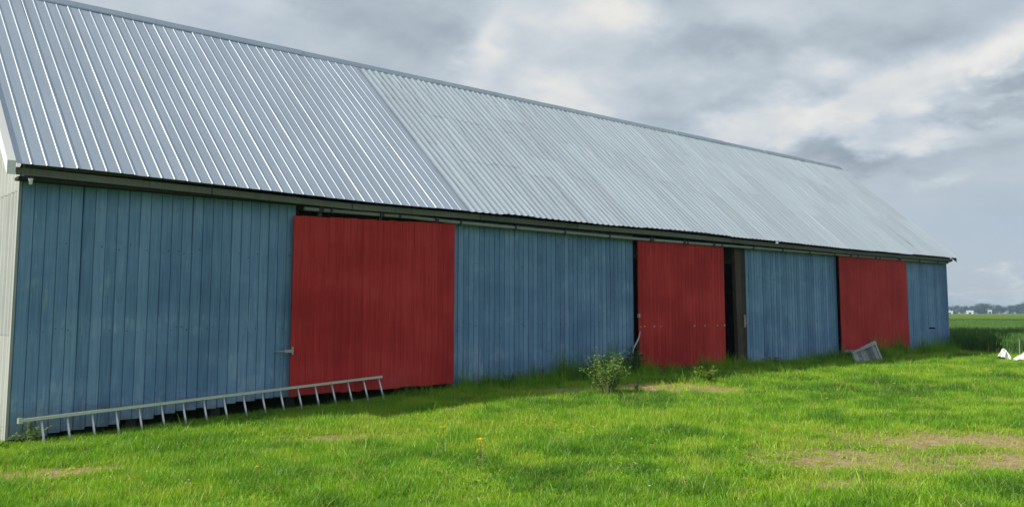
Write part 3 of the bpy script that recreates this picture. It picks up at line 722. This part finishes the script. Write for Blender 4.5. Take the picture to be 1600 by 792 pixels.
for (px_, py_) in [(14.2, -3.8), (10.8, -5.35), (14.1, -4.9), (12.2, -6.2), (16.3, -5.2), (18.6, -5.0), (9.8, -5.7), (17.4, -3.1), (1.2, -4.6)]:
    flower("dandelion", px_, py_, random.uniform(.12, .17), .028, "small yellow dandelion head in the sunny lawn", group="dandelions in the lawn", leaves=0, n=12)
for (px_, py_) in [(9.9, -6.62), (10.1, -6.75), (10.3, -7.0), (11.0, -7.4), (9.7, -6.9), (10.1, -7.3), (11.6, -6.1), (8.6, -5.5), (15.5, -4.0), (3.6, -7.6), (.6, -4.4), (5.2, -6.0)]:
    flower("clover", px_, py_, random.uniform(.09, .13), .017, "small white clover head in the lawn", WPETAL, group="white clover heads in the lawn", leaves=0, n=12)

# ------------------------------------------------------------------ grass: countless tufts on the lawn
def proto_coll(name, meshes):
    c = bpy.data.collections.new(name)
    for i, me in enumerate(meshes):
        o = bpy.data.objects.new("%s_%02d" % (name, i), me); c.objects.link(o)
    return c
def tuft(nb, rad, h, wid, lean, mat_, seed, segs=3, broad=False, head=False):
    rr = random.Random(seed); q = MB()
    for i in range(nb):
        a_ = rr.uniform(0, 6.283); r_ = rad * math.sqrt(rr.random()); p_ = Vector((math.cos(a_) * r_, math.sin(a_) * r_, -.01))
        b_ = rr.uniform(0, 6.283); dd_ = Vector((math.cos(b_), math.sin(b_), 0)); L = h * rr.uniform(.55, 1.15); ln = lean * rr.uniform(.3, 1.5)
        c_ = rr.uniform(0, 6.283); sd_ = Vector((math.cos(c_), math.sin(c_), 0)); w_ = wid * rr.uniform(.7, 1.3)
        prev = None
        for k in range(segs + 1):
            u = k / segs; pt = p_ + Vector((0, 0, L * (u - .35 * ln * u * u))) + dd_ * (L * ln * u * u)
            ww = w_ * ((1 - u) ** .7 if not broad else math.sin(math.pi * (.15 + .8 * u))) * .5
            if k == segs and not broad: cur = (pt,)
            else: cur = (pt - sd_ * ww, pt + sd_ * ww)
            if prev:
                if len(cur) == 2: q.quad(prev[0], prev[1], cur[1], cur[0])
                else: q.tri(prev[0], prev[1], cur[0])
            prev = cur
        if head:
            top = p_ + Vector((0, 0, L * (1 - .35 * ln))) + dd_ * (L * ln)
            for m_ in range(3):
                e_ = Vector((rr.uniform(-.02, .02), rr.uniform(-.02, .02), .10)); s2 = Vector((math.cos(m_ * 2.1), math.sin(m_ * 2.1), 0)) * .008
                q.tri(top - s2 - Vector((0, 0, .03)), top + s2 - Vector((0, 0, .03)), top + e_)
    return q.mesh("tuft", mat_)
def scatter(name, pts, rots, scl, idx, tint, coll, parent=None):
    me = bpy.data.meshes.new(name); n = len(pts); me.vertices.add(n); me.vertices.foreach_set('co', np.asarray(pts, np.float32).reshape(-1))
    def A(nm, ty, arr, key='value'):
        a_ = me.attributes.new(nm, ty, 'POINT'); a_.data.foreach_set(key, np.ascontiguousarray(arr).reshape(-1))
    A('rot', 'FLOAT_VECTOR', np.asarray(rots, np.float32), 'vector'); A('scl', 'FLOAT_VECTOR', np.asarray(scl, np.float32), 'vector')
    A('idx', 'INT', np.asarray(idx, np.int32)); A('tint', 'FLOAT', np.asarray(tint, np.float32))
    o = link(name, me, parent)
    ng = bpy.data.node_groups.new(name, 'GeometryNodeTree')
    ng.interface.new_socket("Geometry", in_out='INPUT', socket_type='NodeSocketGeometry'); ng.interface.new_socket("Geometry", in_out='OUTPUT', socket_type='NodeSocketGeometry')
    gi = ng.nodes.new('NodeGroupInput'); go = ng.nodes.new('NodeGroupOutput'); ip = ng.nodes.new('GeometryNodeInstanceOnPoints')
    ci = ng.nodes.new('GeometryNodeCollectionInfo'); ci.inputs['Collection'].default_value = coll; ci.inputs['Separate Children'].default_value = True; ci.inputs['Reset Children'].default_value = True
    ng.links.new(gi.outputs[0], ip.inputs['Points']); ng.links.new(ci.outputs[0], ip.inputs['Instance']); ip.inputs['Pick Instance'].default_value = True
    for nm, ty, sock in (('idx', 'INT', 'Instance Index'), ('rot', 'FLOAT_VECTOR', 'Rotation'), ('scl', 'FLOAT_VECTOR', 'Scale')):
        na = ng.nodes.new('GeometryNodeInputNamedAttribute'); na.data_type = ty; na.inputs['Name'].default_value = nm
        ng.links.new(next(s_ for s_ in na.outputs if s_.enabled), ip.inputs[sock])
    ng.links.new(ip.outputs[0], go.inputs[0])
    md = o.modifiers.new("scatter", 'NODES'); md.node_group = ng
    return o
gt = [tuft(14, .075, .085, .0055, .45, GRASS, i) for i in range(4)] + [tuft(13, .08, .12, .006, .8, GRASS, 10 + i) for i in range(3)] + \
     [tuft(9, .09, .07, .004, 1.6, GRASS, 20 + i) for i in range(2)] + [tuft(12, .08, .045, .020, .8, GRASS, 30, 2, True)] + [tuft(12, .10, .17, .007, .55, GRASS, 40 + i, 4) for i in range(2)]
# 0-3 upright, 4-6 lush, 7-8 matted straw, 9 broad leaf, 10-11 tall
gc = proto_coll("grass_tuft", gt)
N = 300000
u = rng.random(N); r_ = 3.2 + (46 - 3.2) * u ** .92
th = np.radians(rng.uniform(-16, 86, N)); PX = -2.842 + r_ * np.sin(th); PY = -13.0 + r_ * np.cos(th)
inb = (PX > -.02) & (PX < 28.1) & (PY > -.07)
crop_edge = np.where(PY < -.3, 27.75, 28.4) + (fnoise(PX * 0 + 3, PY, 1.5) - .5) * .5
ok = (~inb) & (PX < crop_edge + .2) & (PY < 9) & ~((PX > 3) & (PY > 0.2) & (PX < 28.1))
PX, PY, r_ = PX[ok], PY[ok], r_[ok]
D_ = dry(PX, PY); rnd = rng.random(len(PX))
keep = rnd > np.clip(D_ - .40, 0, 1) * 1.0
PX, PY, r_, D_ = PX[keep], PY[keep], r_[keep], D_[keep]
n = len(PX); q1 = rng.random(n); cl1 = fnoise(PX, PY, 1.4); cl2 = fnoise(PX + 50, PY + 20, .45); cl3 = fnoise(PX + 9, PY + 70, 4.0)
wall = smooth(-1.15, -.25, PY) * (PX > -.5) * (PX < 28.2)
gi_ = rng.integers(0, 4, n)
gi_ = np.where((cl2 > .56) & (q1 < .75), rng.integers(4, 7, n), gi_)
gi_ = np.where((q1 > .965) | ((fnoise(PX + 11, PY + 33, .7) > .66) & (q1 > .55)), 9, gi_)
gi_ = np.where((D_ > .25) & (rng.random(n) < np.clip(D_ * 1.3, 0, .75)), rng.integers(7, 9, n), gi_)
gi_ = np.where((rng.random(n) < wall * .35) & (PX > 5.9), rng.integers(10, 12, n), gi_)
gi_ = np.where(rng.random(n) < .012 + .05 * (cl2 > .62), rng.integers(10, 12, n), gi_)
tint = .51 + (cl1 - .5) * .52 + (cl3 - .5) * .45 - (cl2 - .5) * .95 + rng.normal(0, .11, n)
tint = np.where(D_ > .10, tint + D_ * .5, tint)
tint = np.where((gi_ == 7) | (gi_ == 8), np.clip(rng.normal(.9, .07, n), .72, 1), np.clip(tint, 0, .80))
tint = np.where(rng.random(n) < .045, rng.uniform(.82, .96, n), tint)
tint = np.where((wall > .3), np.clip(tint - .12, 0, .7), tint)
s_ = rng.uniform(.75, 1.25, n) * (1 + np.clip(r_ - 10, 0, 30) / 45) * (.75 + .6 * cl2)
hs = s_ * np.where(D_ > .3, .75, 1.0) * (.5 + .9 * cl1) * (1 + .85 * smooth(-1.0, -.35, PY) * smooth(7.6, 8.8, PX) * (1 - smooth(11.8, 12.6, PX)) + .15 * smooth(-.9, -.3, PY) * smooth(16.3, 17, PX)) * (1 + 1.1 * wall * smooth(.45, .62, fnoise(PX + 31, PY * 0, 1.3)) * (PX > 7.2)) * np.where((PX > -.3) & (PX < 5.8) & (PY > -.75), .6, 1.0)
rot = np.stack([rng.normal(0, .14, n), rng.normal(0, .14, n), rng.uniform(0, 6.283, n)], -1)
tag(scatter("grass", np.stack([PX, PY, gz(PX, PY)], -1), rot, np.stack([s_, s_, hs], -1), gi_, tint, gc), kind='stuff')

# ------------------------------------------------------------------ the crop field beyond the barn
ct = [tuft(16, .15, .62, .012, .28, CROP, 60 + i, 4, head=(i > 0)) for i in range(4)]
cc = proto_coll("crop_tuft", ct)
N = 60000
r_ = 30 + (95 - 30) * rng.random(N) ** 1.15; th = np.radians(rng.uniform(55, 88, N)); PX = -2.842 + r_ * np.sin(th); PY = -13.0 + r_ * np.cos(th)
edge = np.where(PY < -.3, 27.85, 28.55) + (vnoise(PX * 0 + 5, PY, 1.1) - .5) * .35
ok = PX > edge; PX, PY, r_ = PX[ok], PY[ok], r_[ok]; n = len(PX)
hs = .86 + .22 * fnoise(PX, PY, 3) + rng.normal(0, .05, n); s_ = rng.uniform(.85, 1.25, n)
tint = np.clip(.35 + .5 * (fnoise(PX, PY, 5) - .5) + rng.normal(0, .14, n), 0, .86); tint = np.where(rng.random(n) < .02, 1.0, tint)
tag(scatter("crop", np.stack([PX, PY, gz(PX, PY)], -1), np.stack([rng.normal(0, .07, n), rng.normal(0, .07, n), rng.uniform(0, 6.283, n)], -1), np.stack([s_, s_, hs], -1), rng.integers(0, 4, n), tint, cc), kind='stuff')
# the dense mass of the crop (its body and canopy) as one raised sheet out to the trees
def fax(lo, step, far):
    a_ = [lo]; s_ = step
    while a_[-1] < far: a_.append(a_[-1] + s_); s_ *= 1.045
    return np.array(a_)
fxs = fax(28.9, .35, 900); fys = np.concatenate([-fax(8, .5, 400)[::-1], np.arange(-7.6, 40, .5), fax(40.2, .6, 900)])
FX, FY = np.meshgrid(fxs, fys, indexing='ij'); amp = np.clip(1 - (FX - 60) / 200, .25, 1)
FZ = .98 + (fnoise(FX, FY, 1.6) - .5) * .22 * amp + (vnoise(FX, FY, .45) - .5) * .12 * amp
FZ[0, :] = .4; FZ[1, :] = .75
FZ = FZ * np.clip(1 - (FX - 820) / 60, .45, 1)
ii = np.arange(FX.size).reshape(FX.shape)
ff = np.stack([ii[:-1, :-1], ii[1:, :-1], ii[1:, 1:], ii[:-1, 1:]], -1).reshape(-1, 4)
fm = bpy.data.meshes.new("field"); fm.from_pydata(np.stack([FX, FY, FZ], -1).reshape(-1, 3).tolist(), [], ff.tolist()); fm.update()
m, t, b = mat("crop_canopy"); p = pos(t)
g = RAMP(t, M(t, 'ADD', M(t, 'MULTIPLY', NOISE(t, scaled(t, p, (.05, .16, .1)), 1.0, 5, .6), .6), M(t, 'MULTIPLY', NOISE(t, p, 3.0, 5, .7), .4)), [(.35, (.018, .05, .008)), (.5, (.032, .075, .012)), (.65, (.05, .10, .018))])
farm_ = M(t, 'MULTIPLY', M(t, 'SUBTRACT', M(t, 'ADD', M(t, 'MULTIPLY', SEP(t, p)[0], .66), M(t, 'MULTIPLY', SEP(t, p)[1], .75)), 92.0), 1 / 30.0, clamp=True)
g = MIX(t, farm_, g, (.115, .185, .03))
set_(t, b, 'Base Color', g); set_(t, b, 'Roughness', 1.0); set_(t, b, 'Specular IOR Level', 0.0); bump(t, b, NOISE(t, p, 4.0, 5, .7), .9, .2)
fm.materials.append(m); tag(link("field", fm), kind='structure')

# ------------------------------------------------------------------ far tree line and farm sheds
def make_tree(seed, H, Wd):
    rr = random.Random(seed); tk = MB(); cr = MB()
    tk.tube([(0, 0, 0), (.05, .02, H * .25), (-.05, .05, H * .55), (.02, 0, H * .85)], [.28, .2, .13, .04], 7)
    cl_ = []
    for i in range(22):
        a_ = rr.uniform(0, 6.283); zz = H * rr.uniform(.14, .93); fr = math.sin(math.pi * min(1, max(.12, (zz / H - .12) / .95))) ** .6
        rd = Wd * .5 * fr * rr.uniform(.3, .95); c_ = Vector((math.cos(a_) * rd, math.sin(a_) * rd, zz)); cl_.append((c_, Wd * rr.uniform(.15, .25)))
        tk.tube([(0, 0, min(zz * .6, H * .7)), tuple(c_)], [.09, .02], 4)
    for (c_, rad) in cl_:
        for k in range(110):
            dd_ = Vector((rr.gauss(0, 1), rr.gauss(0, 1), rr.gauss(0, .8))).normalized(); p_ = c_ + dd_ * rad * rr.uniform(.45, 1.1)
            n_ = (dd_ + Vector((rr.gauss(0, .6), rr.gauss(0, .6), rr.gauss(0, .6)))).normalized(); a1 = n_.cross(Vector((0, 0, 1))); a1 = a1.normalized() if a1.length > .05 else Vector((1, 0, 0)); a2 = n_.cross(a1); sz = rr.uniform(.18, .42)
            cr.quad(p_ - a1 * sz - a2 * sz * .7, p_ + a1 * sz * .4 - a2 * sz, p_ + a1 * sz + a2 * sz * .6, p_ - a1 * sz * .5 + a2 * sz)
    return tk.mesh("trunk", BARK), cr.mesh("crown", CROWN)
kinds = [make_tree(i, 9.0, (11, 13, 10, 14)[i]) for i in range(4)]
protos = []
rt = random.Random(3)
# azimuth (degrees from the wall's normal), distance, height factor
spec = []
a_ = 66.7
while a_ < 79.0:
    hgt = np.interp(a_, [63, 66.6, 67.6, 68.3, 69.2, 69.8, 70.3, 71.0, 72.5, 78], [.8, .85, 1.05, .78, 1.2, 1.15, .85, 1.1, 1.05, .9]) * rt.uniform(.88, 1.08)
    spec.append((a_, rt.uniform(1010, 1080), hgt)); a_ += rt.uniform(.34, .52)
for i, (a_, dist, hf) in enumerate(spec):
    k = i % 4
    x, y = dist * math.sin(R(a_)) - 2.77, -13.0 + dist * math.cos(R(a_))
    if k >= len(protos):
        o = tag(empty("tree"), "dark bluish broadleaf tree in the far row beyond the field", "tree", "far trees along the horizon")
        link("trunk", kinds[k][0], o); link("crown", kinds[k][1], o); protos.append(o)
    else: o = copy_tree(protos[k])
    o.location = (x, y, .4); o.rotation_euler = (0, 0, rt.uniform(0, 6.28)); o.scale = (hf * rt.uniform(.9, 1.2), hf * rt.uniform(.9, 1.2), hf)
def shed(a_, dist, L, Wd, H, label, mt=WHITEM):
    x, y = dist * math.sin(R(a_)) - 2.77, -13.0 + dist * math.cos(R(a_))
    r_ = tag(empty("farm_shed", (x, y, .4), R(-a_)), label, "building"); q = MB()
    q.box(-L / 2, -Wd / 2, 0, L / 2, Wd / 2, H); q.build("wall", mt, r_)
    q = MB(); h2 = H + Wd * .28
    q.v += [(-L / 2 - .3, -Wd / 2 - .3, H), (L / 2 + .3, -Wd / 2 - .3, H), (L / 2 + .3, Wd / 2 + .3, H), (-L / 2 - .3, Wd / 2 + .3, H), (-L / 2 - .3, 0, h2), (L / 2 + .3, 0, h2)]
    q.f += [(0, 1, 5, 4), (2, 3, 4, 5), (3, 0, 4), (1, 2, 5), (3, 2, 1, 0)]; q.build("roof", ROOFOLD, r_)
    q = MB(); q.box(-1.2, -Wd / 2 - .06, 0, 1.2, -Wd / 2 - .01, H * .8); q.build("door", IRON, r_)
shed(67.58, 985, 5.5, 5, 1.9, "pale low shed below the far trees beside the barn's corner")
shed(68.62, 985, 6.0, 5, 2.3, "white farm building below the middle of the far tree row")
shed(69.62, 990, 3.2, 3.5, 3.2, "small white house peeping from the far tree row on the right")

# ------------------------------------------------------------------ air: far things fade to blue
q = MB(); q.box(-1380, -1380, -2.0, 1380, 1380, 13.5)
hz = q.build("haze"); tag(hz, kind='stuff')
hm = bpy.data.materials.new("air"); hm.use_nodes = True; ht = hm.node_tree; ht.nodes.clear()
pv = ht.nodes.new('ShaderNodeVolumePrincipled'); pv.inputs['Density'].default_value = 0.00036; pv.inputs['Color'].default_value = (.50, .72, .98, 1); pv.inputs['Anisotropy'].default_value = 0.2
ho = ht.nodes.new('ShaderNodeOutputMaterial'); ht.links.new(pv.outputs[0], ho.inputs['Volume']); hz.data.materials.append(hm)
